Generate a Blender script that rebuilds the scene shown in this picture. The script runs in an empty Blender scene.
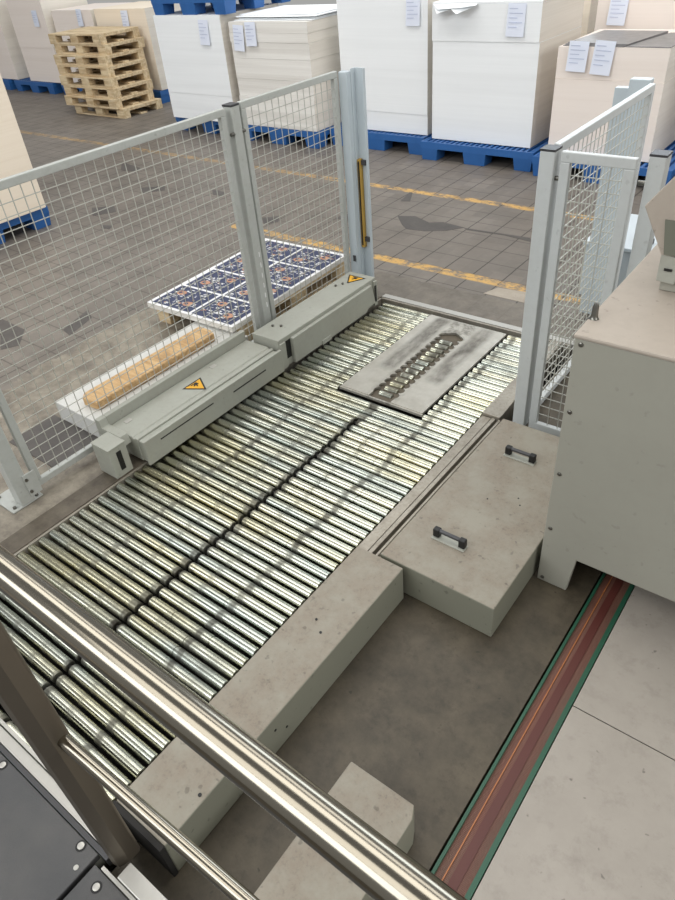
import bpy, math, random
from mathutils import Matrix, Vector
random.seed(7)
S = bpy.context.scene
C = S.collection

# ------------------------------------------------------------------ camera
cam_d = bpy.data.cameras.new('camera')
cam = bpy.data.objects.new('camera', cam_d); C.objects.link(cam); S.camera = cam
cam_d.sensor_fit = 'HORIZONTAL'; cam_d.sensor_width = 36.0
cam_d.lens = 36.0 * 672.9 / 675.0
cam_d.clip_start = 0.05; cam_d.clip_end = 100
RX = (0.79372629, 0.6033329, -0.07738214)
DN = (0.32659002, -0.53002247, -0.78256957)
FW = (-0.51316424, 0.59587381, -0.61773527)
cam.matrix_world = Matrix(((RX[0], -DN[0], -FW[0], 0), (RX[1], -DN[1], -FW[1], 0),
                           (RX[2], -DN[2], -FW[2], 1.8), (0, 0, 0, 1)))

# ------------------------------------------------------------------ world and light
S.view_settings.view_transform = 'Standard'; S.view_settings.look = 'None'
S.view_settings.gamma = 1.0; S.view_settings.exposure = 0.0
W = bpy.data.worlds.new('hall_light'); S.world = W; W.use_nodes = True
wt = W.node_tree; wt.nodes.clear()
wo = wt.nodes.new('ShaderNodeOutputWorld'); wb = wt.nodes.new('ShaderNodeBackground')
tc = wt.nodes.new('ShaderNodeTexCoord'); sx = wt.nodes.new('ShaderNodeSeparateXYZ')
wt.links.new(tc.outputs['Generated'], sx.inputs[0])
rz = wt.nodes.new('ShaderNodeValToRGB'); wt.links.new(sx.outputs['Z'], rz.inputs[0])
rz.color_ramp.elements[0].position = 0.0; rz.color_ramp.elements[0].color = (.46, .46, .45, 1)
rz.color_ramp.elements[1].position = 1.0; rz.color_ramp.elements[1].color = (.34, .34, .33, 1)
e = rz.color_ramp.elements.new(.35); e.color = (.48, .49, .50, 1)
wt.links.new(rz.outputs[0], wb.inputs[0]); wb.inputs[1].default_value = 0.85
wt.links.new(wb.outputs[0], wo.inputs[0])

def area(name, loc, size, target, power, col=(1, 1, 1)):
    d = bpy.data.lights.new(name, 'AREA'); d.shape = 'RECTANGLE'
    d.size, d.size_y = size; d.energy = power; d.color = col
    o = bpy.data.objects.new(name, d); C.objects.link(o); o.location = loc
    o.rotation_euler = (Vector(target) - Vector(loc)).to_track_quat('-Z', 'Y').to_euler()
    return o
# rows of strip lamps under the hall roof (long side along X)
area('ceiling_light_panel', (-4.0, 2.6, 6.5), (9.0, 2.4), (-4.0, 2.6, 0), 230, (1, .985, .95))
area('ceiling_light_panel', (-4.0, 6.2, 6.5), (12.0, 2.4), (-4.0, 6.4, 0), 240, (1, .99, .97))
area('ceiling_light_panel', (-1.5, -2.2, 5.5), (6.0, 2.2), (-1.5, -1.5, 0), 110, (1, .98, .93))
# windows across the hall, plus two added fill lights, behind left and at right
area('window_and_fill_light', (-5.0, -5.0, 5.0), (8.0, 3.0), (-5.0, 6.0, 0.6), 340, (.96, .98, 1))  # added fill for faces towards the camera, no window on this side
area('window_and_fill_light', (-3.0, 15.0, 4.6), (12.0, 3.5), (-3.0, 2.0, 0), 520, (.84, .93, 1))
area('window_and_fill_light', (7.5, 2.0, 4.2), (8.0, 3.0), (-3.0, 3.5, 0.3), 360, (1, .99, .97))  # added fill for faces towards +X, source unseen

# ------------------------------------------------------------------ materials
def lin(c):
    return tuple((x / 255 / 12.92 if x / 255 <= .04045 else ((x / 255 + .055) / 1.055) ** 2.4) for x in c) + (1,)

class NT:
    def __init__(s, name):
        s.m = bpy.data.materials.new(name); s.m.use_nodes = True
        s.t = s.m.node_tree; s.t.nodes.clear()
        s.o = s.n('OutputMaterial'); s.b = s.n('BsdfPrincipled')
        s.t.links.new(s.b.outputs[0], s.o.inputs[0])
    def n(s, k): return s.t.nodes.new('ShaderNode' + k)
    def l(s, a, b):
        if hasattr(a, 'outputs'): a = a.outputs[0]
        s.t.links.new(a, b)
    def put(s, inp, v):
        if isinstance(v, (int, float, tuple)): inp.default_value = v
        else: s.l(v, inp)
    def math(s, op, a, b=0.0, c=None, clamp=False):
        n = s.n('Math'); n.operation = op; n.use_clamp = clamp
        s.put(n.inputs[0], a); s.put(n.inputs[1], b)
        if c is not None: s.put(n.inputs[2], c)
        return n.outputs[0]
    def pos(s):
        if not hasattr(s, '_p'):
            g = s.n('NewGeometry'); s._g = g.outputs['Position']
            x = s.n('SeparateXYZ'); s.l(s._g, x.inputs[0]); s._p = x.outputs
        return s._p
    def noise(s, scale, detail=4, rough=.6, stretch=None, off=0.0):
        s.pos()
        mp = s.n('Mapping'); s.l(s._g, mp.inputs['Vector'])
        mp.inputs['Scale'].default_value = stretch or (1, 1, 1); mp.inputs['Location'].default_value = (off, off * 1.7, off)
        n = s.n('TexNoise'); s.l(mp, n.inputs['Vector'])
        n.inputs['Scale'].default_value = scale; n.inputs['Detail'].default_value = detail
        n.inputs['Roughness'].default_value = rough
        return n.outputs[0]
    def ramp(s, v, a, b):
        n = s.n('MapRange'); n.inputs[1].default_value = a; n.inputs[2].default_value = b
        s.l(v, n.inputs[0]); return n.outputs[0]
    def mix(s, f, a, b):
        n = s.n('Mix'); n.data_type = 'RGBA'
        s.put(n.inputs[0], f); s.put(n.inputs[6], a); s.put(n.inputs[7], b)
        return n.outputs[2]
    def band(s, v, c, hw, soft=.01):
        d = s.math('ABSOLUTE', s.math('SUBTRACT', v, c))
        n = s.n('MapRange'); n.inputs[1].default_value = hw + soft; n.inputs[2].default_value = hw
        s.l(d, n.inputs[0]); return n.outputs[0]
    def bump(s, h, strength=.3, dist=.01):
        b = s.n('Bump'); b.inputs['Strength'].default_value = strength; b.inputs['Distance'].default_value = dist
        s.l(h, b.inputs['Height']); s.l(b, s.b.inputs['Normal'])
    def fin(s, col, rough=.5, metal=0.0, spec=.5):
        s.put(s.b.inputs['Base Color'], col); s.put(s.b.inputs['Roughness'], rough)
        s.put(s.b.inputs['Metallic'], metal); s.b.inputs['Specular IOR Level'].default_value = spec
        return s.m

def plain(name, c, rough=.5, metal=0.0, var=.12, scale=6):
    n = NT(name); c = lin(c)
    d = tuple(x * (1 - var) for x in c[:3]) + (1,); h = tuple(min(1, x * (1 + var)) for x in c[:3]) + (1,)
    return n.fin(n.mix(n.noise(scale), d, h), rough, metal)

def dusty(name, c, dirt, amount=.5, rough=.5, scale=5, top=None):
    """painted sheet steel, dust and scuffs collected on it"""
    n = NT(name)
    big = n.ramp(n.noise(scale, 6, .7), .38, .72)
    fine = n.ramp(n.noise(scale * 9, 3, .7, off=4), .45, .75)
    spots = n.ramp(n.noise(38, 2, .5, off=9), .68, .74)
    f = n.math('MULTIPLY', n.math('ADD', n.math('MULTIPLY', big, .7), n.math('MULTIPLY', fine, .5)), amount, clamp=True)
    col = n.mix(f, lin(c), lin(dirt))
    if top:   # settled dust lies only on upward faces
        g = n.n('NewGeometry'); sp = n.n('SeparateXYZ'); n.l(g.outputs['True Normal'], sp.inputs[0])
        up = n.ramp(sp.outputs['Z'], .6, .9)
        film = n.ramp(n.noise(scale * 2.2, 6, .75, off=15), .36, .62)
        scr = n.ramp(n.noise(scale * 16, 4, .8, off=21), .5, .66)
        dust = n.mix(scr, lin(top), lin(tuple(v * .88 for v in top)))
        dust = n.mix(film, dust, lin((146, 141, 128)))
        col = n.mix(up, lin(c), dust)
    col = n.mix(n.math('MULTIPLY', spots, .5 * amount), col, lin(tuple(x * .5 for x in dirt)))
    n.bump(n.noise(120, 2), .06, .002)
    return n.fin(col, rough)

M = {}
M['paint'] = dusty('grey_green_paint', (166, 168, 158), (140, 133, 122), .35, .45)
M['paint_top'] = dusty('dusty_cover_paint', (132, 132, 118), (130, 119, 104), .8, .6, 4, top=(136, 126, 112))
M['cabinet'] = dusty('cabinet_paint', (160, 159, 148), (146, 143, 132), .3, .5, 2)
M['cab_top'] = dusty('cabinet_top_paint', (176, 166, 154), (160, 149, 138), .6, .65, 3)
M['fence'] = dusty('fence_paint', (182, 185, 181), (150, 150, 140), .4, .4, 4)
M['fence_light'] = dusty('fence_paint_pale', (200, 204, 204), (172, 173, 168), .3, .4, 4)
M['wire'] = plain('wire_galvanised', (190, 190, 182), .4, .3)
M['curtain'] = plain('pale_blue_grey_paint', (190, 200, 206), .35, 0, .05)
M['black'] = plain('black_plastic', (22, 22, 22), .5)
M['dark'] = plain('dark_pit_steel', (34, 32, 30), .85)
M['yellow'] = plain('signal_yellow', (228, 170, 40), .45, 0, .05)
M['yellow_dark'] = plain('yellow_housing', (186, 150, 70), .5, 0, .1)
M['blue'] = plain('blue_plastic', (42, 96, 160), .45, 0, .15, 9)
M['navy'] = plain('navy_print', (48, 56, 88), .35, 0, .5, 40)
M['print_white'] = plain('white_print', (232, 232, 232), .35, 0, .03)
M['print_orange'] = plain('orange_print', (188, 140, 112), .4, 0, .4, 60)
M['print_grey'] = plain('grey_print', (136, 134, 134), .4, 0, .45, 14)
M['label'] = plain('label_paper', (226, 232, 246), .6, 0, .02)
M['label_ink'] = plain('label_ink', (190, 198, 220), .6)
M['grime'] = plain('brown_grime', (92, 84, 72), .8, 0, .3, 30)
M['recess'] = plain('olive_grey_panel', (112, 114, 102), .5)
M['screw'] = plain('screw_steel', (120, 118, 112), .3, .9)
M['white_plate'] = dusty('white_tray', (206, 206, 202), (186, 184, 178), .4, .5, 6)
M['alu'] = plain('aluminium_profile', (188, 186, 180), .42, .55, .1, 30)
M['edge_dark'] = plain('dark_edge_profile', (74, 74, 76), .45, .4)

def wood(name, c, d, sc=3):
    n = NT(name)
    g = n.noise(sc, 5, .65, (1.2, 9, 9)); k = n.ramp(n.noise(9, 3, .6, off=3), .55, .75)
    col = n.mix(n.ramp(g, .35, .65), lin(d), lin(c)); col = n.mix(n.math('MULTIPLY', k, .4), col, lin(tuple(x * .7 for x in d)))
    n.bump(g, .2, .003); return n.fin(col, .7)
M['wood'] = wood('raw_pallet_wood', (222, 204, 170), (186, 160, 122))
M['plank'] = wood('brown_plank_wood', (208, 176, 130), (176, 138, 92), 6)

def paper(name, c, d, layers=60):
    n = NT(name)
    w = n.noise(1.0, 6, .75, (.6, .6, layers)); w2 = n.noise(1.0, 2, .5, (.3, .3, 9), 5)
    f = n.math('ADD', n.math('MULTIPLY', n.ramp(w, .4, .7), .5), n.math('MULTIPLY', n.ramp(w2, .45, .6), .4), clamp=True)
    n.bump(w, .25, .004); return n.fin(n.mix(f, lin(c), lin(d)), .75, 0, .3)
M['paper_white'] = paper('white_board_stack', (244, 247, 249), (236, 239, 241))
M['paper_cream'] = paper('cream_board_stack', (242, 230, 212), (234, 220, 200))
M['paper_pink'] = paper('pale_pink_board_stack', (242, 232, 224), (236, 225, 216))
M['paper_grey'] = paper('grey_white_paper_stack', (238, 236, 231), (212, 208, 201), 45)
M['paper_side'] = paper('grey_board_side', (226, 220, 210), (210, 203, 192), 60)

def roller_mat():
    n = NT('zinc_roller_steel'); x, y, z = n.pos()
    tint = n.noise(2.0, 2, .5, (.6, 8, 1)); base = n.mix(n.ramp(tint, .35, .65), lin((200, 199, 182)), lin((172, 178, 170)))
    gold = n.ramp(n.noise(1.4, 3, .6, (.8, 4, 1), 7), .5, .68)
    base = n.mix(n.math('MULTIPLY', gold, .55), base, lin((196, 186, 144)))
    wob = n.math('MULTIPLY', n.math('SUBTRACT', n.noise(5, 3, .6, (0.1, 1, .1), 2), .5), .10)
    xx = n.math('ADD', x, wob)
    dirt = None
    for c, hw, a in ((-1.285, .008, .85), (-1.56, .018, .95), (-1.86, .008, .7), (-2.02, .006, .6), (-1.43, .006, .4), (-1.70, .006, .45)):
        b = n.math('MULTIPLY', n.band(xx, c, hw, .014), a)
        dirt = b if dirt is None else n.math('MAXIMUM', dirt, b)
    patch = n.math('MULTIPLY', n.ramp(n.noise(2.2, 5, .7, off=11), .5, .78), .75)
    dirt = n.math('MAXIMUM', dirt, patch)
    fine = n.ramp(n.noise(12, 2, .6, off=3), .3, .7)
    dirt = n.math('MULTIPLY', dirt, n.math('ADD', .45, n.math('MULTIPLY', fine, .6)), clamp=True)
    col = n.mix(dirt, base, lin((52, 48, 40)))
    rough = n.math('ADD', .21, n.math('MULTIPLY', dirt, .22))
    return n.fin(col, rough, n.math('SUBTRACT', 1.0, n.math('MULTIPLY', dirt, .5)))
M['roller'] = roller_mat()

def plate_mat():
    n = NT('worn_shaded_plate'); x, y, z = n.pos()
    base = n.mix(n.ramp(n.noise(6, 5, .7), .3, .7), lin((198, 195, 186)), lin((168, 164, 153)))
    w = n.noise(14, 4, .7, (1, .4, 1))
    d = None
    for c in (-1.69, -1.425):
        sh = n.math('MULTIPLY', n.band(x, c, .028, .03), n.band(y, 2.70, .27, .06))  # shading stripes either side of the slot, put into the plate colour
        d = sh if d is None else n.math('MAXIMUM', d, sh)
    d = n.math('MULTIPLY', d, n.ramp(w, .2, .75)); 
    ring = n.math('MULTIPLY', n.band(x, -1.56, .06, .03), n.ramp(n.noise(20, 3, .7, off=5), .4, .6))
    d = n.math('MAXIMUM', d, n.math('MULTIPLY', ring, .6), clamp=True)
    return n.fin(n.mix(n.math('MULTIPLY', d, .95, clamp=True), base, lin((62, 57, 50))), n.math('ADD', .32, n.math('MULTIPLY', d, .3)), .35)
M['plate'] = plate_mat()
M['beam'] = dusty('worn_steel_beam', (168, 162, 150), (120, 112, 100), .8, .4, 8)
bm_ = M['beam'].node_tree.nodes['Principled BSDF'] if 'Principled BSDF' in M['beam'].node_tree.nodes else None
if bm_: bm_.inputs['Metallic'].default_value = .4

def stainless(name, rough=.2):
    n = NT(name)
    s1 = n.noise(2.5, 2, .5, (.6, 1, 1))
    return n.fin(n.mix(s1, lin((140, 134, 122)), lin((150, 144, 131))), rough, 1.0)
M['stainless'] = stainless('brushed_stainless', .16)
M['post_steel'] = plain('dull_post_steel', (120, 112, 100), .42, .8)

def rubber():
    n = NT('black_studded_rubber')
    v = n.noise(260, 2, .5); n.bump(v, .5, .002)
    big = n.ramp(n.noise(5, 4, .6), .35, .7)
    return n.fin(n.mix(n.math('MULTIPLY', big, .6), lin((72, 72, 73)), lin((92, 90, 88))), .55)
M['rubber'] = rubber()

def redtrack():
    n = NT('red_busbar'); x, y, z = n.pos()
    ribs = n.n('TexWave'); ribs.bands_direction = 'Y'; ribs.inputs['Scale'].default_value = 75
    n.l(n._g, ribs.inputs['Vector'])
    f = n.ramp(n.noise(6, 4, .7, (3, .5, 1)), .3, .7)
    col = n.mix(f, lin((108, 60, 48)), lin((98, 72, 60)))
    col = n.mix(n.math('MULTIPLY', ribs.outputs['Fac'], .18), col, lin((176, 140, 124)))
    n.bump(ribs.outputs['Fac'], .3, .003)
    return n.fin(col, .5)
M['red'] = redtrack()
M['red_dark'] = plain('red_busbar_groove', (88, 44, 38), .5)
M['green'] = plain('green_edge_strip', (38, 84, 64), .45)
M['orange'] = plain('orange_conductor', (176, 110, 64), .4)

# floors
def floor_mat():
    n = NT('tiled_hall_floor'); x, y, z = n.pos()
    T = .2
    def joint(v, off, w):
        fr = n.math('FRACT', n.math('ADD', n.math('DIVIDE', v, T), off))
        d = n.math('ABSOLUTE', n.math('SUBTRACT', fr, .5))
        return n.math('GREATER_THAN', d, .5 - w)
    jit = n.math('MULTIPLY', n.math('SUBTRACT', n.noise(3, 2), .5), .012)
    jn = n.math('MAXIMUM', joint(n.math('ADD', x, jit), .2, .022), n.math('MULTIPLY', joint(n.math('ADD', y, jit), .05, .02), .7))
    # tile-to-tile tone
    vx = n.math('FLOOR', n.math('ADD', n.math('DIVIDE', x, T), .7)); vy = n.math('FLOOR', n.math('ADD', n.math('DIVIDE', y, T), .55))
    cx = n.n('CombineXYZ'); n.l(vx, cx.inputs[0]); n.l(vy, cx.inputs[1])
    wn = n.n('TexWhiteNoise'); n.l(cx, wn.inputs['Vector'])
    tone = n.mix(wn.outputs['Value'], lin((110, 104, 97)), lin((124, 117, 109)))
    tone = n.mix(n.math('MULTIPLY', n.ramp(n.noise(1.3, 5, .65), .4, .7), .55), tone, lin((98, 90, 82)))
    tone = n.mix(n.math('MULTIPLY', n.ramp(n.noise(14, 4, .7, off=2), .5, .8), .3), tone, lin((142, 134, 124)))
    col = n.mix(n.math('MULTIPLY', jn, .9), tone, lin((52, 46, 41)))
    # bare concrete strip beside the conveyor pit and at its far end
    edgew = n.math('MULTIPLY', n.math('SUBTRACT', n.noise(3.5, 5, .7, off=6), .5), .5)
    c1 = n.math('GREATER_THAN', n.math('ADD', x, edgew), -3.35)
    c1b = n.math('LESS_THAN', n.math('ADD', y, edgew), 2.4)
    c2 = n.math('LESS_THAN', n.math('ADD', y, n.math('MULTIPLY', edgew, .25)), 3.36)
    c2b = n.math('GREATER_THAN', x, -2.4)
    con = n.math('MAXIMUM', n.math('MULTIPLY', c1, c1b), n.math('MULTIPLY', c2, c2b))
    conc = n.mix(n.ramp(n.noise(7, 6, .75, off=8), .35, .7), lin((100, 92, 82)), lin((164, 156, 140)))
    conc = n.mix(n.math('MULTIPLY', n.ramp(n.noise(3, 4, .7, off=3), .55, .7), .7), conc, lin((96, 89, 82)))
    far = n.math('MULTIPLY', n.math('GREATER_THAN', y, 3.0), .55)
    conc = n.mix(far, conc, lin((84, 78, 72)))
    col = n.mix(n.math('MULTIPLY', con, .9), col, conc)
    # dark joint strip directly by the rollers
    st = n.math('MULTIPLY', n.math('GREATER_THAN', x, -2.27), n.math('LESS_THAN', y, 3.06))
    dk = n.mix(n.ramp(n.noise(9, 5, .7, off=1), .35, .7), lin((74, 66, 56)), lin((106, 98, 85)))
    col = n.mix(st, col, dk)
    # worn yellow lane lines painted on the tiles
    wear = n.ramp(n.noise(9, 5, .8, (1, 1.6, 1), 12), .43, .56)
    l1 = n.math('MULTIPLY', n.band(y, 4.80, .034, .012), n.math('LESS_THAN', x, -1.0))
    l2 = n.math('MULTIPLY', n.band(y, 3.55, .036, .012), n.math('GREATER_THAN', x, -3.9))
    fade = n.ramp(x, -4.6, -3.4)   # the far left stretch is almost rubbed away
    l1 = n.math('MULTIPLY', l1, n.math('ADD', .45, n.math('MULTIPLY', fade, .55)))
    ln = n.math('MULTIPLY', n.math('MAXIMUM', l1, l2), wear)
    col = n.mix(n.math('MULTIPLY', ln, .95), col, lin((206, 164, 90)))
    n.bump(n.math('SUBTRACT', n.noise(25, 3), jn), .25, .004)
    r = n.math('ADD', .38, n.math('MULTIPLY', n.noise(5, 4, .6, off=20), .25))
    return n.fin(col, r)
M['floor'] = floor_mat()
def stained(name, a, b, c, scale=3.0, rough=.55):
    n = NT(name)
    col = n.mix(n.ramp(n.noise(scale, 6, .72), .35, .68), lin(a), lin(b))
    col = n.mix(n.math('MULTIPLY', n.ramp(n.noise(scale * 5, 5, .75, off=5), .52, .72), .6), col, lin(c))
    sp = n.ramp(n.noise(40, 2, .5, off=9), .70, .75)
    col = n.mix(n.math('MULTIPLY', sp, .6), col, lin(tuple(v * .5 for v in a)))
    n.bump(n.noise(30, 4, .7), .12, .004); return n.fin(col, rough)
M['floor_brown'] = stained('stained_brown_floor', (60, 54, 43), (92, 83, 68), (48, 42, 33), 4.5)
M['floor_plate'] = stained('pale_floor_plate', (156, 149, 140), (168, 161, 152), (136, 129, 120), 2.6, .5)
M['asphalt'] = stained('dark_floor_patch', (74, 70, 68), (88, 84, 80), (66, 62, 60), 6)
M['concrete_light'] = stained('light_floor_patch', (156, 146, 132), (170, 160, 146), (140, 130, 118), 8)

# ------------------------------------------------------------------ mesh helpers
class MB:
    def __init__(s): s.v = []; s.f = []; s.m = []
    def poly(s, pts, mi=0):
        i = len(s.v); s.v += [tuple(p) for p in pts]; s.f.append(tuple(range(i, i + len(pts)))); s.m.append(mi)
    def box(s, x0, x1, y0, y1, z0, z1, mi=0):
        i = len(s.v)
        s.v += [(x, y, z) for z in (z0, z1) for x, y in ((x0, y0), (x1, y0), (x1, y1), (x0, y1))]
        for q in ((0, 3, 2, 1), (4, 5, 6, 7), (0, 1, 5, 4), (1, 2, 6, 5), (2, 3, 7, 6), (3, 0, 4, 7)):
            s.f.append(tuple(i + k for k in q)); s.m.append(mi)
        return s
    def prism(s, pts, ax, a, b, mi=0):
        """polygon in the plane across axis ax ('x': pts are (y,z); 'y': (x,z); 'z': (x,y)), extruded a..b"""
        def P(p, t): return {'x': (t, p[0], p[1]), 'y': (p[0], t, p[1]), 'z': (p[0], p[1], t)}[ax]
        i = len(s.v); n = len(pts)
        s.v += [P(p, a) for p in pts] + [P(p, b) for p in pts]
        s.f.append(tuple(i + k for k in range(n))); s.m.append(mi)
        s.f.append(tuple(i + n + k for k in reversed(range(n)))); s.m.append(mi)
        for k in range(n):
            s.f.append((i + k, i + n + k, i + n + (k + 1) % n, i + (k + 1) % n)); s.m.append(mi)
        return s
    def tube(s, p0, p1, r, n=12, mi=0, prof=None):
        """cylinder or lathe about p0->p1; prof = [(t in metres, radius)]"""
        p0 = Vector(p0); p1 = Vector(p1); d = (p1 - p0); L = d.length; d.normalize()
        u = d.orthogonal().normalized(); w = d.cross(u)
        prof = prof or [(0, r), (L, r)]
        i = len(s.v)
        for t, rr in prof:
            for k in range(n):
                a = 2 * math.pi * k / n
                s.v.append(tuple(p0 + d * t + (u * math.cos(a) + w * math.sin(a)) * rr))
        for j in range(len(prof) - 1):
            for k in range(n):
                a = i + j * n + k; b = i + j * n + (k + 1) % n
                s.f.append((a, b, b + n, a + n)); s.m.append(mi)
        s.f.append(tuple(i + k for k in reversed(range(n)))); s.m.append(mi)
        q = i + (len(prof) - 1) * n
        s.f.append(tuple(q + k for k in range(n))); s.m.append(mi)
        return s
    def build(s, name, mat, parent=None, bevel=0, smooth=False, kind=None, label=None):
        me = bpy.data.meshes.new(name)
        o3 = Vector((0, 0, 0))
        if parent is not None:
            p = parent
            while p is not None: o3 = o3 + p.location; p = p.parent
        me.from_pydata([tuple(Vector(v) - o3) for v in s.v], [], s.f)
        mats = mat if isinstance(mat, (list, tuple)) else [mat]
        for m in mats: me.materials.append(M[m])
        me.polygons.foreach_set('material_index', s.m)
        import bmesh
        b = bmesh.new(); b.from_mesh(me); bmesh.ops.recalc_face_normals(b, faces=b.faces); b.to_mesh(me); b.free()
        if smooth:
            me.polygons.foreach_set('use_smooth', [True] * len(me.polygons))
            me.set_sharp_from_angle(angle=math.radians(38))
        o = bpy.data.objects.new(name, me); C.objects.link(o)
        if parent is not None: o.parent = parent
        if bevel:
            bv = o.modifiers.new('bevel', 'BEVEL'); bv.width = bevel; bv.segments = 2; bv.limit_method = 'ANGLE'
        if kind: o['kind'] = kind
        if label: o['label'] = label
        return o
def B(*a): return MB().box(*a)
def thing(name, label, cat, loc=(0, 0, 0), group=None, rz=0.0):
    o = bpy.data.objects.new(name, None); C.objects.link(o); o.location = loc; o.rotation_euler = (0, 0, rz)
    o.empty_display_size = .1
    o['label'] = label; o['category'] = cat
    if group: o['group'] = group
    return o
def tag(o, label, cat, group=None):
    o['label'] = label; o['category'] = cat
    if group: o['group'] = group
    return o
def copy_tree(o, parent=None):
    c = o.copy(); C.objects.link(c)
    if parent is not None: c.parent = parent
    for ch in list(o.children): copy_tree(ch, c)
    return c

# ------------------------------------------------------------------ setting: floor with pits
f = MB()
def slab(x0, x1, y0, y1, zt=0.0, t=.3): f.box(x0, x1, y0, y1, zt - t, zt)
slab(-16, -2.172, -3.0, 3.075); slab(-16, 4, 3.075, 12)
f.build('floor', 'floor', kind='structure')
f = MB(); slab(-.955, -.325, -3.0, 3.075); f.box(-2.172, -.955, -3.0, -.35, -.3, 0)
f.build('floor', 'floor_brown', kind='structure')
B(-.213, 4, -3.0, 1.155, -.3, 0).build('floor', 'floor_plate', kind='structure')
B(-.213, 4, 1.159, 3.075, -.3, 0).build('floor', 'floor_plate', kind='structure')
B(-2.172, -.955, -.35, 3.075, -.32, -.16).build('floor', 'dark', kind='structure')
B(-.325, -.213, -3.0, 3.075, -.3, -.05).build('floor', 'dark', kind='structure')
for pts, m in ((((-2.84, 4.26), (-2.71, 4.31), (-2.55, 4.24), (-2.46, 4.29), (-2.27, 4.26), (-2.35, 4.16), (-2.49, 4.08), (-2.63, 4.06), (-2.71, 4.12)), 'asphalt'),
               (((-3.0, 4.55), (-3.05, 4.76), (-3.02, 4.76), (-2.93, 4.58)), 'asphalt'),
               (((-2.27, 4.255), (-1.78, 4.28), (-1.74, 4.22), (-1.95, 4.25), (-2.23, 4.23)), 'asphalt'),
               (((-3.25, 4.02), (-3.08, 4.0), (-3.05, 4.12), (-3.2, 4.17)), 'asphalt'),
               (((-6.33, 4.39), (-5.95, 4.32), (-5.86, 4.22), (-6.09, 4.19)), 'asphalt'),
               (((-5.41, 3.88), (-5.23, 4.02), (-5.13, 3.93), (-5.27, 3.78)), 'asphalt'),
               (((-5.38, 3.31), (-5.22, 3.43), (-5.08, 3.34), (-5.19, 3.18)), 'asphalt'),
               (((-4.71, 4.12), (-4.56, 4.12), (-4.49, 4.04), (-4.6, 4.02)), 'asphalt'),
               (((-3.79, 3.77), (-3.69, 3.87), (-3.61, 3.76), (-3.69, 3.68)), 'asphalt'),
               (((-4.94, 3.07), (-4.82, 3.1), (-4.78, 3.04), (-4.87, 3.03)), 'asphalt'),
               (((-3.61, 1.79), (-3.7, 2.04), (-3.58, 1.98), (-3.51, 1.77)), 'asphalt'),
               (((-4.13, 1.68), (-3.83, 1.67), (-3.68, 1.54), (-3.73, 1.45)), 'asphalt'),
               (((-1.66, 3.38), (-1.62, 3.49), (-1.45, 3.51), (-1.40, 3.38)), 'concrete_light')):
    p = MB(); p.prism(pts, 'z', -.002, .0015, 0); p.build('floor', m, kind='structure')
# concrete lip plate at the pit's far end
f = B(-2.165, -.93, 3.06, 3.10, -.02, .004); f.build('trim_1', 'alu', kind='structure')

# ------------------------------------------------------------------ roller conveyor
cv = thing('roller_conveyor', 'long floor-level roller conveyor of worn zinc rollers running from the handrail to the yellow line', 'conveyor', (-1.62, 1.5, 0))
PITCH = .0472; RR = .0194
def roller_mesh(segs, y, var=0):
    m = MB()
    m.tube((segs[0][0] - .012, y, -RR), (segs[-1][1] + .012, y, -RR), .007, 8, 1)
    for k, (a, b) in enumerate(segs):
        prof = [(0, .009), (0.001, RR - .002), (.003, RR)]
        L = b - a
        if var and L > .3:
            for g in ((.23,) if var == 1 else (.12, .3)):
                prof += [(g, RR), (g + .001, RR - .002), (g + .006, RR - .002), (g + .007, RR)]
        prof += [(L - .003, RR), (L - .001, RR - .002), (L, .009)]
        m.tube((a, y, -RR), (b, y, -RR), RR, 32, 0, prof)
    return m
protos = {}
def add_roller(segs, y, key):
    if key in protos:
        p, y0 = protos[key]
        o = p.copy(); C.objects.link(o); o.parent = cv; o.location = (0, y - y0, 0)
    else:
        o = roller_mesh(segs, y, key[1]).build('roller', ['roller', 'dark'], cv, smooth=True); protos[key] = (o, y)
    return o
k = -4; y = .261 + PITCH * k
while y < 3.04:
    if y < 2.145:
        v = 0 if random.random() < .55 else random.choice((1, 2))
        if y < 2.0: add_roller([(-2.155, -1.567), (-1.552, -1.094)], y, ('full', v))
        else: add_roller([(-2.155, -1.094)], y, ('long', 0))
    else:
        add_roller([(-2.112, -1.797)], y, ('left', 0))
        add_roller([(-1.315, -1.094)], y, ('right', 0))
    y += PITCH
pl = MB()
X0, X1, Y0, Y1 = -1.788, -1.324, 2.152, 3.0
# plate with a scalloped slot down its middle
n = 13; ys = [2.19 + i * .0475 for i in range(n + 2)]
def scal(side):
    out = []
    for i, yy in enumerate(ys[:-1]):
        out += [(-1.56 + side * .062, yy), (-1.56 + side * .070, yy + .012), (-1.56 + side * .070, yy + .03), (-1.56 + side * .050, yy + .0475)]
    return out
zt, zb = .004, -.008
L = scal(-1); R_ = scal(1)
def strip(edge, xo):
    pts = [(xo, Y0)] + [(edge[0][0], Y0)] + edge + [(-1.56, 2.88), (-1.56, Y1), (xo, Y1)]
    pl.prism(pts, 'z', zb, zt)
strip(L, X0); strip(R_, X1)
pl.build('transfer_plate', 'plate', cv)
for (a, b, c, d) in ((X0 - .004, X1 + .004, 2.143, 2.152), ):
    B(a, b, c, d, -.012, .0).build('plate_edge', 'plate', cv)
for i in range(n):
    yy = 2.21 + i * .0475
    m = MB(); m.tube((-1.598, yy, -.014), (-1.524, yy, -.014), .0165, 14, 0, [(0, .012), (.003, .0165), (.071, .0165), (.074, .012)])
    m.build('small_roller', 'roller', cv, smooth=True)
B(-1.64, -1.48, 2.16, 2.9, -.03, -.0115).build('slot_bottom', 'grime', cv)
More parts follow.
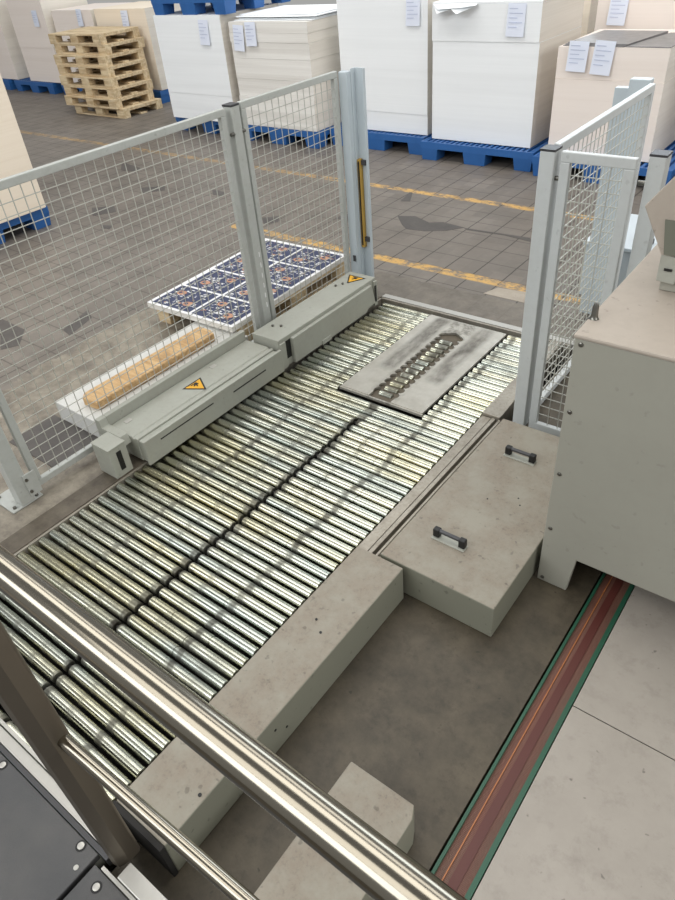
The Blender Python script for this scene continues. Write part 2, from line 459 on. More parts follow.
# side beams
B(-2.172, -2.160, -.3, 3.05, -.12, -.004).build('side_beam', 'beam', cv)
m = MB(); m.prism([(-1.088, -.1), (-1.088, .002), (-1.044, .002), (-1.044, -.02), (-1.040, -.02), (-1.040, .006), (-1.022, .006), (-1.022, -.04), (-1.008, -.04), (-1.008, .006), (-.998, .006), (-.998, -.01), (-.960, -.01), (-.960, -.1)], 'y', 1.24, 2.28); m.box(-1.088, -1.012, -.2, 1.24, -.1, -.002)
m.build('side_beam', 'beam', cv, bevel=.002)
m = MB(); m.prism([(-1.090, 2.283), (-1.006, 2.283), (-1.004, 2.31), (-1.035, 3.04), (-1.090, 3.04)], 'z', -.1, .016)
m.build('side_beam', 'beam', cv, bevel=.002)
B(-2.16, -1.0, 3.045, 3.058, -.1, .0).build('end_beam', 'beam', cv)

# ------------------------------------------------------------------ red cable track in the floor
tr = thing('cable_track', 'red floor cable track edged by green strips beside pale floor plate', 'cable track', (-.27, .8, -.05))
B(-.312, -.226, -2.6, 2.9, -.05, -.014).build('track_bed', 'red', tr)
B(-.276, -.252, -2.6, 2.9, -.014, -.012).build('track_groove', 'red_dark', tr)
B(-.291, -.2885, -2.6, 2.9, -.014, -.009).build('conductor_line', 'orange', tr)
B(-.319, -.311, -2.6, 2.9, -.05, -.002).build('edge_strip', 'green', tr)
B(-.229, -.216, -2.6, 2.9, -.05, .001).build('edge_strip', 'green', tr)

# ------------------------------------------------------------------ sheet steel covers on the right
c1 = thing('cable_duct_cover', 'long narrow grey sheet-metal cover along roller ends, in front of the two-handled cover', 'cover', (-.915, .7, 0))
B(-.999, -.818, .2, 1.215, 0.001, .151).build('cover_shell', 'paint_top', c1, bevel=.004)
for (x, y) in ((-.925, .90), (-.885, .87)):
    MB().tube((x, y, .150), (x, y, .1535), .004, 10).build('screw', 'black', c1)
MB().tube((-.835, .33, .150), (-.835, .33, .1525), .005, 10).build('screw', 'black', c1)
for (y, z) in ((.58, .1), (.62, .06)):
    MB().tube((-.820, y, z), (-.8165, y, z), .004, 10).build('screw', 'black', c1)
B(-1.000, -.817, .186, .199, 0.001, .152).build('end_or_shade_plate', 'dark', c1, label='added dark plate for the shade on the cover end')  # added plate, its dark colour stands in for shade on the end face
B(-1.05, -1.008, .08, .225, -.06, .03).build('drive_housing', 'paint', cv, bevel=.012)
c2 = thing('floor_cover_box', 'low grey box cover with two black grab handles beside tall machine cabinet', 'cover', (-.73, 1.7, 0))
B(-.922, -.508, 1.234, 2.13, 0.001, .14).build('cover_shell', 'paint_top', c2, bevel=.004)
def grab(x, y):
    m = MB(); m.box(x - .062, x + .062, y - .019, y + .014, .1395, .144)
    b = m.build('grab_handle', 'paint', c2, bevel=.002)
    for sx in (-1, 1):
        g = MB(); g.box(x + sx * .048 - .012, x + sx * .048 + .012, y - .011, y + .011, .144, .178); g.build('handle_bracket', 'black', b, bevel=.004)
    t = MB(); t.tube((x - .052, y, .17), (x + .052, y, .17), .0075, 12); t.build('handle_bar', 'edge_dark', b, smooth=True)
grab(-.757, 1.405); grab(-.752, 1.928)
for (x, y) in ((-.66, 1.72), (-.64, 1.69), (-.75, 1.66)):
    MB().tube((x, y, .139), (x, y, .1412), .003, 8).build('screw', 'black', c2)
c3 = thing('floor_cover_box', 'small narrow grey box cover on brown floor below the handrail', 'cover', (-.48, .3, 0))
m = MB(); m.prism([(-.586, -.35), (-.386, -.35), (-.386, .585), (-.400, .615), (-.586, .615)], 'z', .001, .14)
m.build('cover_shell', 'paint_top', c3, bevel=.003)
MB().tube((-.43, .45, .139), (-.43, .45, .1415), .004, 8).build('screw', 'black', c3)

# ------------------------------------------------------------------ machine cabinet
cb = thing('machine_cabinet', 'big grey-beige machine cabinet with screws down its left edge', 'machine', (.2, 2.0, 0))
m = MB()
Yf = 1.535; Yb = 2.34; Xr = 1.0; Zt = .932
fp = [(-.492, 0.002), (-.392, 0.002), (-.378, .155), (Xr, .155), (Xr, Zt - .012), (-.492, Zt - .012)]
m.prism(fp, 'y', Yf, Yf + .02)
m.box(-.490, -.475, Yf + .02, Yb, 0.002, Zt - .012); m.box(Xr - .02, Xr, Yf + .02, Yb, .155, Zt - .012)
m.box(-.475, Xr - .02, Yb - .02, Yb, 0.002, Zt - .012); m.box(-.475, Xr - .02, Yf + .02, Yb - .02, .155, .17)
m.build('cabinet_body', 'cabinet', cb, bevel=.003)
m = MB(); m.box(-.496, Xr + .004, Yf - .004, Yb + .02, Zt - .013, Zt)
m.build('cabinet_top', 'cab_top', cb, bevel=.005)
for z in (.905, .695, .472, .248, .02):
    MB().tube((-.474, Yf - .004, z), (-.474, Yf + .002, z), .0065, 12, 0, [(0, .004), (.0015, .0065), (.006, .0065)]).build('screw', 'screw', cb)
m = MB(); m.tube((-.482, 1.632, Zt - .005), (-.482, 1.632, Zt + .045), .009, 12, 0, [(0, .02), (.006, .012), (.014, .009), (.04, .008), (.05, .004)])
m.build('cable_stub', 'screw', cb, smooth=True)
B(-.30, Xr, Yf + .55, Yb - .05, .003, .12).build('plinth', 'dark', cb)
# console standing on the cabinet
cs = thing('control_console', 'beige angular control console standing on the machine cabinet top', 'console', (0, 1.95, Zt))
m = MB(); m.box(-.394, .5, 1.87, 2.28, Zt + .001, 1.05); m.build('console_base', 'cabinet', cs, bevel=.003)
m = MB()
m.prism([(-.402, .965), (-.355, .962), (-.350, 1.035), (-.403, 1.04)], 'y', 1.852, 1.87); m.build('hatch', 'paint', cs, bevel=.002)
B(-.387, -.367, 1.848, 1.853, .998, 1.004).build('hatch_slot', 'black', cs)
m = MB()
m.prism([(-.403, 1.038), (.5, 1.05), (.5, 1.6), (-.16, 1.6), (-.469, 1.157)], 'y', 1.85, 2.25)
hood = m.build('console_hood', 'cab_top', cs, bevel=.003)
MB().prism([(-.396, 1.042), (.4, 1.042), (.4, 1.132), (-.411, 1.132)], 'y', 1.846, 1.85).build('recess_panel', 'recess', cs)
for p in cs.children:
    pass

# ------------------------------------------------------------------ fence pieces
def mesh_panel(name, label, axis, fixed, a0, a1, z0, z1, fr=.03, cell=.044, mat='fence', th=.025, group=None):
    c = (a0 + a1) / 2
    loc = (fixed, c, z0) if axis == 'y' else (c, fixed, z0)
    t = thing(name, label, 'fence panel', loc, group)
    def bx(m, p0, p1, q0, q1, d=th):
        if axis == 'y': m.box(fixed - d / 2, fixed + d / 2, p0, p1, q0, q1)
        else: m.box(p0, p1, fixed - d / 2, fixed + d / 2, q0, q1)
    m = MB(); bx(m, a0, a1, z1 - fr, z1); bx(m, a0, a1, z0, z0 + fr)
    bx(m, a0, a0 + fr, z0 + fr, z1 - fr); bx(m, a1 - fr, a1, z0 + fr, z1 - fr)
    m.build('panel_frame', mat, t, bevel=.003)
    w = MB(); r = .0014
    nn = int((a1 - a0 - 2 * fr) / cell); s = (a1 - a0 - 2 * fr) / nn
    for i in range(1, nn):
        p = a0 + fr + i * s
        if axis == 'y': w.box(fixed - r, fixed + r, p - r, p + r, z0 + fr - .01, z1 - fr + .01)
        else: w.box(p - r, p + r, fixed - r, fixed + r, z0 + fr - .01, z1 - fr + .01)
    nn = int((z1 - z0 - 2 * fr) / cell); s = (z1 - z0 - 2 * fr) / nn
    for i in range(1, nn):
        q = z0 + fr + i * s
        if axis == 'y': w.box(fixed + r, fixed + 3 * r, a0 + fr - .01, a1 - fr + .01, q - r, q + r)
        else: w.box(a0 + fr - .01, a1 - fr + .01, fixed + r, fixed + 3 * r, q - r, q + r)
    w.build('wire_mesh', 'wire', t)
    return t
def clip(t, p0, p1):
    MB().tube(p0, p1, .008, 10).build('panel_clip', 'screw', t, smooth=True)

FX = -2.40
pa = mesh_panel('mesh_fence_panel', 'long grey wire mesh fence panel left of the slotted post', 'y', FX, .84, 2.245, .035, 1.19)
pb = mesh_panel('mesh_fence_panel', 'short grey wire mesh fence panel between slotted post and light curtain posts', 'y', FX, 2.345, 3.06, .012, 1.195, mat='fence')
p1 = thing('fence_post', 'grey fence post bolted to floor plate at left picture edge', 'fence post', (FX, .775, 0))
B(FX - .03, FX + .03, .745, .805, .008, 1.19).build('post_tube', 'fence', p1, bevel=.003)
bpl = B(-2.53, -2.37, .70, .84, 0.0005, .008).build('base_plate', 'fence', p1, bevel=.002)
for x, y in ((-2.51, .72), (-2.39, .72), (-2.51, .82), (-2.385, .82)):
    MB().tube((x, y, .008), (x, y, .016), .008, 6).build('anchor_bolt', 'screw', bpl)
m = B(FX + .03, FX + .036, .79, .845, .03, .14)
pbk = m.build('panel_bracket', 'fence', p1, bevel=.002)
for z in (.055, .115): MB().tube((FX + .036, .80, z), (FX + .042, .80, z), .007, 8).build('bolt', 'screw', pbk)
p2 = thing('fence_post', 'grey slotted fence post between the two mesh panels', 'fence post', (FX, 2.295, 0))
m = MB(); m.box(FX - .026, FX + .026, 2.269, 2.321, .008, 1.19); m.build('post_tube', 'fence', p2, bevel=.003)
B(FX - .027, FX + .027, 2.268, 2.322, 1.19, 1.198).build('end_cap', 'edge_dark', p2)
B(FX - .07, FX + .06, 2.262, 2.328, 0.0005, .008).build('base_plate', 'fence', p2)
for i in range(6): B(FX + .026, FX + .0275, 2.300, 2.306, .22 + .055 * i, .245 + .055 * i).build('slot', 'print_white', p2)
for z in (1.08,):
    clip(p2, (FX + .02, 2.250, z), (FX + .02, 2.270, z)); clip(p2, (FX + .02, 2.320, z), (FX + .02, 2.340, z))
# light curtain column left of the conveyor exit
lc = thing('light_curtain_column', 'pale blue-grey channel column with yellow strip at the left of the conveyor exit', 'safety column', (-2.33, 3.11, 0))
B(-2.388, -2.336, 3.066, 3.11, 0.001, 1.19).build('column_profile', 'curtain', lc, bevel=.003)
m = MB(); m.prism([(-2.336, 3.1), (-2.336, 3.138), (-2.270, 3.138), (-2.270, 3.118), (-2.275, 3.118), (-2.275, 3.132), (-2.330, 3.132), (-2.330, 3.1)], 'z', 0.001, 1.2)
m.build('channel', 'curtain', lc, bevel=.001)
ssb = B(-2.327, -2.309, 3.106, 3.131, .265, .76).build('sensor_strip', 'yellow_dark', lc, label='yellow sensor strip')
B(-2.322, -2.315, 3.102, 3.106, .28, .75).build('sensor_window', 'black', ssb)
for z in (.73, .30): B(-2.309, -2.278, 3.115, 3.131, z, z + .025).build('sensor_bracket', 'edge_dark', lc)
B(-2.36, -2.345, 3.056, 3.062, .19, .225).build('bolt', 'edge_dark', lc)
# gate by the cabinet
GY = 2.31
g1 = thing('fence_post', 'pale grey post left of narrow mesh gate, by conveyor end', 'fence post', (-.918, GY, 0))
B(-.945, -.892, GY - .028, GY + .028, 0.001, 1.14).build('post_tube', 'fence_light', g1, bevel=.003)
B(-.946, -.891, GY - .029, GY + .029, 1.14, 1.147).build('end_cap', 'edge_dark', g1)
clip(g1, (-.892, GY, 1.05), (-.8785, GY, 1.05))
g2 = thing('fence_post', 'pale grey post right of narrow mesh gate, behind machine cabinet', 'fence post', (-.582, GY, 0))
B(-.608, -.556, GY + .032, GY + .088, 0.001, 1.14).build('post_tube', 'fence_light', g2, bevel=.003)
B(-.609, -.555, GY + .031, GY + .089, 1.14, 1.147).build('end_cap', 'edge_dark', g2)
clip(g2, (-.634, GY + .055, 1.05), (-.606, GY + .055, 1.05))
mesh_panel('mesh_gate_panel', 'narrow pale grey mesh gate panel facing camera beside machine cabinet', 'x', GY, -.878, -.632, .004, 1.14, .034, .042, 'fence_light', .022)
mesh_panel('mesh_fence_panel', 'pale grey mesh fence panel running back from the gate beside the conveyor exit', 'y', -.912, 2.345, 3.34, .004, 1.15, .032, .042, 'fence_light')
lr = thing('light_curtain_column', 'pale blue-grey column behind far end of the right mesh fence', 'safety column', (-.97, 3.42, 0))
B(-1.03, -.94, 3.40, 3.45, 0.001, 1.15).build('column_profile', 'curtain', lr, bevel=.003)
B(-1.095, -1.032, 3.42, 3.46, 0.001, 1.11).build('channel', 'curtain', lr, bevel=.002)
# low white machine beyond the gate
wm = thing('low_white_cabinet', 'low pale cabinet with red and black fitting seen through the gate', 'cabinet', (-.8, 3.75, 0))
B(-1.18, -.35, 3.62, 4.1, 0.001, .30).build('cabinet_body', 'curtain', wm, bevel=.005)
B(-1.19, -.34, 3.60, 4.11, .30, .32).build('cabinet_lid', 'curtain', wm, bevel=.004)
MB().tube((-.93, 3.75, .32), (-.93, 3.75, .35), .02, 12).build('switch', 'print_orange', wm)
B(-.94, -.86, 3.70, 3.73, .32, .345).build('latch', 'black', wm)
B(-1.08, -1.03, 3.72, 3.75, .32, .335).build('latch', 'black', wm)

# ------------------------------------------------------------------ sensor housings on the left of the rollers
def tri_sign(parent, cx, cy, z, s, dirv):
    """yellow warning triangle with a black border and hand pictogram, lying on a top face"""
    ux, uy = dirv; vx, vy = -uy, ux
    def P(a, b, zz): return (cx + ux * a + vx * b, cy + uy * a + vy * b, zz)
    h = s * .866
    m = MB(); tri = [(-s / 2, -h / 3), (s / 2, -h / 3), (0, 2 * h / 3)]
    m.poly([P(a, b, z + .0012) for a, b in tri], 1)
    m.poly([P(a * .78, b * .78, z + .0018) for a, b in tri], 0)
    hand = [(-.14, -.17), (.16, -.17), (.16, -.12), (.02, -.12), (.12, -.02), (.10, .02), (.0, -.02), (.05, .10), (.0, .12), (-.05, .0), (-.10, .04), (-.13, -.02)]
    m.poly([P(a * s, b * s, z + .0024) for a, b in hand], 1)
    m.poly([P(a * s, b * s, z + .0024) for a, b in ((-.22, -.23), (.24, -.23), (.24, -.205), (-.22, -.205))], 1)
    o = m.build('warning_sign', ['yellow', 'black'], parent, label='yellow and black warning triangle')
    return o
s1 = thing('sensor_housing', 'near grey sensor housing beside rollers, with warning triangle at mid-top', 'machine cover', (-2.26, 1.65, 0))
m = MB(); m.prism([(-2.355, .012), (-2.355, .128), (-2.20, .128), (-2.197, .122), (-2.185, .122), (-2.182, .128), (-2.165, .128), (-2.165, .012)], 'y', 1.217, 2.098); m.build('housing_body', 'paint', s1, bevel=.003)
m = MB(); m.box(-2.134, -2.119, 1.215, 2.108, .006, .129); m.box(-2.165, -2.134, 1.222, 2.095, .012, .119)
m.build('front_plate', 'paint', s1, bevel=.002)
B(-2.1195, -2.1185, 1.3, 1.62, .092, .098).build('scuff_strip', 'black', s1)
B(-2.1195, -2.1185, 1.75, 1.98, .078, .085).build('scuff_strip', 'black', s1)
m = MB(); m.box(-2.385, -2.357, 1.217, 2.10, 0.001, .178)
m.build('back_rail', 'paint', s1, bevel=.003)
m = MB(); m.prism([(-2.385, .17), (-2.385, .195), (-2.357, .185), (-2.35, .14), (-2.22, .14), (-2.20, .16), (-2.20, .17)][::-1] if False else [(-2.385, .10), (-2.385, .178), (-2.357, .178), (-2.35, .142), (-2.225, .142), (-2.21, .10)], 'y', 1.176, 1.2165)
m.build('end_or_shade_plate', 'paint', s1, bevel=.002)
for y in (1.27, 1.80): B(-2.325, -2.30, y, y + .035, .128, .130).build('clip_mark', 'alu', s1)
tri_sign(s1, -2.258, 1.652, .128, .12, (0, -1))
br = thing('foot_bracket', 'small grey bracket block with black slot at left end of near sensor housing', 'bracket', (-2.3, 1.13, 0))
m = MB(); m.box(-2.29, -2.175, 1.078, 1.165, 0.001, .15); m.build('bracket_body', 'paint', br, bevel=.003)
B(-2.1755, -2.1735, 1.110, 1.134, .03, .125).build('slot', 'black', br)
B(-2.292, -2.173, 1.076, 1.167, .15, .154).build('bracket_cap', 'paint', br, bevel=.001)
s2 = thing('sensor_housing', 'far grey sensor housing with black end slots and warning triangle at its far end', 'machine cover', (-2.23, 2.55, 0))
m = MB(); m.box(-2.318, -2.14, 2.112, 2.965, .004, .17)
m.build('housing_body', 'paint', s2, bevel=.003)
m = MB(); m.prism([(2.20, .006), (2.20, .15), (2.90, .15), (2.93, .03), (2.86, .03), (2.84, .006)], 'x', -2.14, -2.118)
m.build('front_panel', 'paint', s2, bevel=.003)
B(-2.14, -2.130, 2.115, 2.155, .004, .15).build('end_frame', 'paint', s2, bevel=.002); B(-2.14, -2.126, 2.935, 2.962, .004, .155).build('end_frame', 'paint', s2, bevel=.002)
B(-2.1395, -2.1385, 2.158, 2.198, .045, .145).build('black_slot', 'black', s2)
B(-2.1255, -2.1245, 2.933, 2.952, .03, .13).build('black_slot', 'black', s2)
B(-2.122, -2.112, 2.42, 2.50, .003, .03).build('flap', 'paint', s2, bevel=.002)
tri_sign(s2, -2.235, 2.888, .17, .12, (-1, 0))
for (x, y) in ((-2.23, 2.24), (-2.27, 2.22), (-2.27, 2.76), (-2.25, 2.80)):
    MB().tube((x, y, .17), (x, y, .178), .007, 8).build('screw', 'screw', s2)

# white tray with a plank lying on it, behind the housing
ty = tag(B(-2.80, -2.416, 1.222, 2.17, 0.001, .10).build('tray_box', ['white_plate'], bevel=.004), 'low white metal box behind the fence, carrying a wooden plank', 'box')
m = MB(); m.prism([(-2.665, 1.31), (-2.635, 1.28), (-2.535, 1.29), (-2.53, 2.04), (-2.57, 2.06), (-2.665, 2.06)], 'z', .101, .145)
tag(m.build('wooden_plank', 'plank', bevel=.006), 'brown wooden plank lying on the low white box', 'plank')
m = B(-2.85, -2.475, .97, 1.22, .0, .004)
m.build('floor', 'asphalt', kind='structure')

# ------------------------------------------------------------------ printed sheets on a wooden pallet behind the fence
# wooden pallet prototype: 1.2 (x) x 0.8 (y) x 0.13
def wood_pallet(label, Lx=1.2, Ly=.8, hz=.128, group=None, name='wooden_pallet'):
    t = thing(name, label, 'pallet', (0, 0, 0), group)
    bt = .018; nb = 5
    w = [.145, .1, .145, .1, .145]; gaps = (Ly - sum(w)) / 4; yy = -Ly / 2
    for i in range(nb):
        B(-Lx / 2, Lx / 2, yy, yy + w[i], hz - bt, hz).build('deck_board', 'wood', t, bevel=.002); yy += w[i] + gaps
    cb_ = []
    for x in (-Lx / 2, -.0725, Lx / 2 - .145):
        B(x, x + .145, -Ly / 2, Ly / 2, hz - 2 * bt, hz - bt).build('cross_board', 'wood', t, bevel=.002)
    for y in (-Ly / 2, -.05, Ly / 2 - .1):
        for x in ((-Lx / 2, -.0725, Lx / 2 - .145) if y != -.05 else (-Lx / 2 + .25, -.0725, Lx / 2 - .395)):
            B(x, x + .145, y, y + .1, bt, hz - 2 * bt).build('block', 'wood', t, bevel=.002)
        B(-Lx / 2, Lx / 2, y, y + .1, 0.0, bt).build('bottom_board', 'wood', t, bevel=.002)
    return t
pw = wood_pallet('wooden pallet under printed sheets behind the mesh fence', 1.05, .66, .112)
pw.location = (-2.845, 2.70, 0.001); pw.rotation_euler = (0, 0, math.pi / 2 + .03)
sh = thing('printed_sheet_stack', 'thin stack of navy and white printed sheets with orange pictures on wooden pallet', 'printed sheets', (-2.845, 2.66, .114))
m = B(-.335, .335, -.535, .535, 0.0, .030)
m.build('sheet_pile', 'paper_grey', None).parent = sh
top = .0305
def motif(x0, y0, x1, y1, seed):
    r = random.Random(seed); m = MB()
    m.poly([(x0, y0, top), (x1, y0, top), (x1, y1, top), (x0, y1, top)], 0)
    for k in range(2):
        cx = x0 + (x1 - x0) * (.28 + .42 * k) + r.uniform(-.01, .01); cy = y0 + (y1 - y0) * (.3 + .38 * ((k + seed) % 2)); rx, ry = .034, .026
        m.poly([(cx + rx * math.cos(a * .5236), cy + ry * math.sin(a * .5236), top + .0012) for a in range(12)], 1)
        m.poly([(cx - .01 + .012 * math.cos(a * .785), cy + .012 * math.sin(a * .785), top + .0017) for a in range(8)], 0)
    for k in range(80):
        cx = r.uniform(x0 + .01, x1 - .04); cy = r.uniform(y0 + .01, y1 - .02); w = r.uniform(.006, .03); h = r.uniform(.003, .011)
        m.poly([(cx, cy, top + .0008), (cx + w, cy + r.uniform(-.006, .006), top + .0008), (cx + w, cy + h, top + .0008), (cx + .004, cy + h, top + .0008)], 1 if k % 9 == 4 else 2)
    o = m.build('printed_motif', ['navy', 'print_orange', 'print_white'], None); o.parent = sh
w = B(-.335, .335, -.535, .535, .0300, .0303); w.build('top_sheet', 'print_white', None).parent = sh
sd = 1
for i in range(2):
    for j in range(4):
        xa = -.31 + i * .32 + (.012 if j % 2 else 0); ya = -.515 + j * .26
        motif(xa, ya, xa + .302, ya + .242, sd); sd += 1
sh.rotation_euler = (0, 0, .03)

# ------------------------------------------------------------------ blue plastic pallets
def blue_pallet(label):
    t = thing('plastic_pallet', label, 'pallet', (0, 0, 0), 'blue plastic pallets')
    Lx, Ly, h = 1.09, 1.0, .155
    m = MB(); 
    m.box(-Lx / 2, Lx / 2, -Ly / 2, -Ly / 2 + .02, h - .055, h); m.box(-Lx / 2, Lx / 2, Ly / 2 - .02, Ly / 2, h - .055, h)
    m.box(-Lx / 2, -Lx / 2 + .02, -Ly / 2 + .02, Ly / 2 - .02, h - .055, h); m.box(Lx / 2 - .02, Lx / 2, -Ly / 2 + .02, Ly / 2 - .02, h - .055, h)
    m.box(-Lx / 2 + .02, Lx / 2 - .02, -Ly / 2 + .02, Ly / 2 - .02, h - .055, h - .03)
    nr = 22
    for i in range(nr):
        x = -Lx / 2 + .035 + (Lx - .07) * i / (nr - 1); m.box(x - .012, x + .012, -Ly / 2 + .02, Ly / 2 - .02, h - .03, h - .002)
    m.build('deck', 'blue', t)
    for x in (-.455, 0, .455):
        for y in (-.42, 0, .42):
            f = MB(); wx = .085 if x else .11
            i = len(f.v)
            f.v += [(x + sx * (wx - .012 * (z < .05)), y + sy * (.08 - .01 * (z < .05)), z) for z in (0.0, h - .055) for sx, sy in ((-1, -1), (1, -1), (1, 1), (-1, 1))]
            for q in ((0, 3, 2, 1), (4, 5, 6, 7), (0, 1, 5, 4), (1, 2, 6, 5), (2, 3, 7, 6), (3, 0, 4, 7)): f.f.append(q); f.m.append(0)
            f.build('foot', 'blue', t)
    return t
bp0 = None
def put_pallet(x, y, z, label, rz=0.0):
    global bp0
    if bp0 is None: bp0 = blue_pallet(label); o = bp0
    else: o = copy_tree(bp0)
    o['label'] = label; o.location = (x, y, z + .001); o.rotation_euler = (0, 0, rz)
    return o

# ------------------------------------------------------------------ stacks of board and paper
def stack(name, label, x0, x1, y0, y1, z0, z1, mat, side='paper_side', seams=(), group=None, tagpos=(), rough=False, topmat=None):
    t = thing(name, label, 'paper stack', ((x0 + x1) / 2, (y0 + y1) / 2, z0), group)
    zs = [z0] + list(seams) + [z1]; r = random.Random(hash(label) % 1000 if False else len(label) * 7 + int(abs(x0) * 10))
    for a, b in zip(zs[:-1], zs[1:]):
        dx, dy = (r.uniform(-.006, .006), r.uniform(-.006, .006)) if a > z0 else (0, 0)
        m = MB(); m.box(x0 + dx, x1 + dx, y0 + dy, y1 + dy, a + .0005, b - .001)
        # +X side takes the greyer side material
        idx = len(m.f) - 3; m.m[idx] = 1
        m.build('board_bundle', [mat, side], t)
    for (x, z, w, h, tilt) in tagpos:
        m = MB(); yy = y0 - .012
        c, s_ = math.cos(tilt), math.sin(tilt)
        def P(a, b, d=0.0): return (x + a * c - b * s_, yy - d, z + a * s_ + b * c)
        m.poly([P(-w / 2, -h / 2, .012), P(w / 2, -h / 2, .012), P(w / 2, h / 2), P(-w / 2, h / 2)], 0)
        for k in range(5):
            b = h * (.34 - .14 * k); m.poly([P(-w * .38, b, .0155 + .0), P(w * (.1 + .28 * (k % 2)), b, .0155), P(w * (.1 + .28 * (k % 2)), b + .006, .0155), P(-w * .38, b + .006, .0155)], 1)
        m.build('pallet_label', ['label', 'label_ink'], t, label='white printed paper label')
    return t

put_pallet(-2.92, 6.10, 0, 'blue pallet under the tall white stack left of the gate post, front deck slats bare')
stack('board_stack', 'tall white board stack with loose sheet sticking out near its top left', -3.41, -2.455, 5.71, 6.55, .16, 1.205, 'paper_white', seams=(.93, 1.19), tagpos=((-2.66, 1.08, .15, .22, -.02),))
put_pallet(-4.04, 6.20, 0, 'blue pallet under the plain white stack right of the light curtain column')
stack('board_stack', 'plain white board stack behind light curtain column, one label at upper right', -4.46, -3.50, 5.78, 6.62, .16, 1.235, 'paper_white', seams=(.33,), tagpos=((-3.64, 1.13, .14, .20, 0),))
put_pallet(-5.15, 6.02, 0, 'blue pallet under the uneven grey-white paper stack')
s2_ = stack('paper_stack', 'uneven grey-white paper stack with two labels and ragged top sheets', -5.63, -4.625, 5.53, 6.4, .16, 1.09, 'paper_grey', seams=(.44, .60, .78, .92, 1.0), tagpos=((-5.50, .955, .14, .22, -.05), (-5.33, .99, .14, .20, .02)))
random.seed(5)
for i in range(5):
    x0 = -5.62 + random.uniform(-.03, .05); x1 = -4.63 + random.uniform(-.05, .03); y0 = 5.55 + random.uniform(-.04, .06) + i * .03; y1 = 6.38
    m = MB(); z = 1.092 + i * .009
    m.prism([(x0, y0), ((x0 + x1) / 2, y0 - .02), (x1, y0 + .03), (x1 - .01, y1), (x0 + .02, y1 - .03)], 'z', z, z + .006)
    m.build('loose_sheet', 'paper_white', s2_)
put_pallet(-6.26, 6.10, 0, 'blue pallet under the white stack that carries another pallet')
stack('board_stack', 'white board stack with a blue pallet on top and one label', -6.73, -5.73, 5.52, 6.4, .16, 1.15, 'paper_white', seams=(.42,), tagpos=((-5.97, 1.0, .14, .22, -.03),))
put_pallet(-6.17, 6.02, 1.15, 'blue pallet lying on top of white board stack')
put_pallet(-8.72, 7.06, 0, 'blue pallet under the cream stack right of the wooden pallets')
stack('board_stack', 'cream board stack right behind the wooden pallet pile', -9.25, -8.18, 6.60, 7.4, .16, 1.10, 'paper_cream', seams=(.9,), tagpos=((-8.60, .97, .14, .22, 0),))
put_pallet(-9.95, 7.06, 0, 'blue pallet under the cream stack behind the wooden pallets, second from left')
st11 = stack('board_stack', 'pale stack with curled top sheets behind the wooden pallets', -10.3, -9.35, 6.62, 7.4, .16, 1.09, 'paper_pink', tagpos=((-9.62, 1.0, .12, .2, 0),))
put_pallet(-11.2, 7.02, 0, 'blue pallet at far left under the tall pale stack')
stack('board_stack', 'tall pale board stack with label left of the wooden pallet pile', -11.30, -10.40, 6.56, 7.35, .16, 1.32, 'paper_pink', seams=(.62,), tagpos=((-10.62, 1.0, .13, .2, 0),))
put_pallet(-12.45, 7.02, 0, 'blue pallet in the top left corner under the outermost pale stack')
stack('board_stack', 'outermost pale board stack in top left corner of view', -13.0, -11.66, 6.56, 7.35, .16, 1.32, 'paper_pink')
# right hand stacks
put_pallet(-1.80, 6.02, 0, 'blue pallet under the pinkish stack behind the gate')
s5 = stack('board_stack', 'pinkish board stack behind the gate topped with grey printed sheets, two labels', -2.28, -1.47, 5.66, 6.5, .16, .915, 'paper_pink', seams=(.70,), tagpos=((-2.12, .855, .15, .20, -.03), (-1.93, .85, .15, .22, -.06)))
m = MB()
for i in range(3):
    m.prism([(-2.26 + .01 * i, 5.69 + .02 * i), (-1.80 + .01 * i, 5.67 + .01 * i), (-1.68, 6.3), (-2.18, 6.32)], 'z', .916 + i * .006, .921 + i * .006)
m.build('printed_sheets', 'print_grey', s5)
m = MB(); m.prism([(-1.79, 5.68), (-1.475, 5.67), (-1.475, 6.3), (-1.66, 6.3)], 'z', .916, .922); m.build('printed_sheets', 'print_grey', s5)
put_pallet(-1.85, 7.2, 0, 'blue pallet under the tall stack at top right')
stack('board_stack', 'tall pinkish board stack behind printed sheets at top right', -2.39, -1.3, 6.68, 7.6, .16, 1.45, 'paper_pink', seams=(1.13,), tagpos=((-2.21, 1.02, .15, .2, -.03),))
put_pallet(-3.3, 7.6, 0, 'blue pallet hidden low between the white stacks and the top right stack')
stack('board_stack', 'cream board stack showing in the gap between white and pinkish stacks', -3.85, -2.62, 7.15, 8.0, .16, 1.06, 'paper_cream', seams=(.8,))
put_pallet(-.60, 6.02, 0, 'blue pallet behind the console at right edge')
stack('board_stack', 'pinkish board stack at right edge behind the console', -1.05, -.1, 5.75, 6.5, .16, .9, 'paper_pink')
# near left cream stack
o = put_pallet(-5.88, 2.39, 0, 'blue pallet under the cream stack at left edge behind the fence'); 
stack('board_stack', 'cream board stack at left picture edge behind the mesh fence', -6.4, -5.30, 1.95, 2.86, .16, 1.2, 'paper_cream', 'paper_cream')
# loose sheet on tall white stack
m = MB(); m.poly([(-3.40, 5.70, 1.185), (-3.0, 5.70, 1.19), (-3.02, 5.62, 1.17), (-3.12, 5.58, 1.135), (-3.18, 5.60, 1.165), (-3.3, 5.58, 1.14)], 0)
m.poly([(-3.40, 5.70, 1.192), (-3.0, 5.70, 1.196), (-2.98, 5.64, 1.185), (-3.1, 5.60, 1.175), (-3.3, 5.6, 1.165)], 0)
ls = m.build('loose_sheet', 'paper_white'); tag(ls, 'crumpled white loose sheets sticking out of the tall white stack', 'sheet')

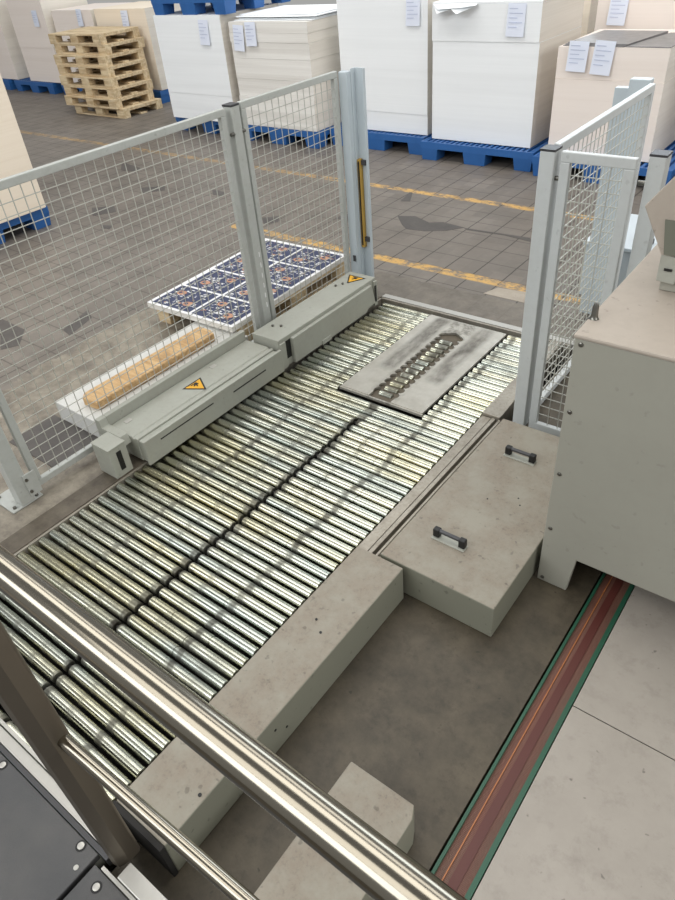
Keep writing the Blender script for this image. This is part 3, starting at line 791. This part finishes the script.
# ------------------------------------------------------------------ pile of raw wooden pallets
q = wood_pallet('raw wooden pallet, bottom of the pile at upper left', 1.05, .64, .113, group='wooden pallet pile'); P0 = q
hz = .113
pos = [(-8.50, 6.07, 0.0, 0), (-8.58, 6.02, .03, 1), (-8.60, 6.06, .02, 2), (-8.64, 6.07, .04, 3), (-8.69, 6.11, .02, 4), (-8.73, 6.13, .035, 5), (-8.76, 6.20, .02, 6), (-8.81, 6.19, .03, 7)]
ordn = ['', 'second from bottom', 'third from bottom', 'fourth from bottom', 'fourth from top', 'third from top', 'one below the top', 'topmost']
for i, (x, y, a, _) in enumerate(pos):
    o = q if i == 0 else copy_tree(q)
    o.location = (x, y, .001 + i * (hz + .001)); o.rotation_euler = (0, 0, a)
    if i: o['label'] = 'raw wooden pallet, %s of the pile at upper left' % ordn[i]

# ------------------------------------------------------------------ platform and handrail in the foreground
pf = thing('platform_floor', 'black rubber-topped platform plates with bolts in the lower left corner', 'platform', (-1.3, -.3, 0))
B(-2.6, -.933, -.9, .098, .128, .15).build('rubber_plate', 'rubber', pf, bevel=.002)
B(-.921, 1.2, -.9, .080, .128, .15).build('rubber_plate', 'rubber', pf, bevel=.002)
B(-2.6, -.905, .100, .112, .12, .152).build('edge_profile', 'edge_dark', pf, bevel=.001)
B(-2.6, -.902, .114, .140, .12, .1515).build('edge_profile', 'alu', pf, label='pale edge strip')
B(-2.6, -.950, .143, .152, .12, .162).build('edge_profile', 'alu', pf)
B(-.900, 1.2, .082, .090, .12, .154).build('edge_profile', 'alu', pf)
B(-.848, 1.2, .092, .130, .12, .168).build('edge_profile', 'alu', pf, bevel=.002, label='bright aluminium edge profile')
B(-2.6, 1.2, -.9, .075, .09, .126).build('frame', 'dark', pf)
for x in (-2.3, -.2): B(x, x + .06, -.1, -.04, 0.001, .09).build('leg', 'dark', pf)
def bolt(x, y, r):
    b = MB(); b.tube((x, y, .150), (x, y, .1508), r * 1.55, 18); ring = b.build('bolt_recess', 'black', pf)
    b = MB(); b.tube((x, y, .1508), (x, y, .153), r, 14, 0, [(0, r), (.0015, r), (.0022, r * .8)]); b.build('bolt', 'alu', ring, smooth=True)
bolt(-.981, .085, .0085); bolt(-1.317, .083, .0085); bolt(-.879, .053, .0085)
m = MB(); m.tube((-.933 - .018, .050, .1500), (-.933 - .018, .050, .1518), .006, 14); m.build('bolt', 'alu', pf)

hr = thing('handrail', 'brushed stainless tubular handrail with mid rail and post crossing the foreground', 'handrail', (-.87, .13, .15))
RY, RZ = .155, 1.245
m = MB(); m.tube((-3.0, RY + .018, RZ), (1.2, RY - .012, RZ), .019, 96); m.build('top_rail', 'stainless', hr, smooth=True)
m = MB(); m.tube((-.862, .150, .66), (1.0, .192, .66), .0125, 64); m.build('mid_rail', 'stainless', hr, smooth=True)
m = MB(); m.tube((-2.4, .125, .66), (-.885, .149, .66), .0125, 28); m.build('mid_rail', 'stainless', hr, smooth=True)
m = MB(); m.prism([(-.893, .112), (-.886, .105), (-.868, .110), (-.858, .132), (-.857, .160), (-.862, .166), (-.886, .166), (-.893, .158)], 'z', .150, RZ - .005)
m.build('post', 'post_steel', hr, smooth=False, bevel=.002)
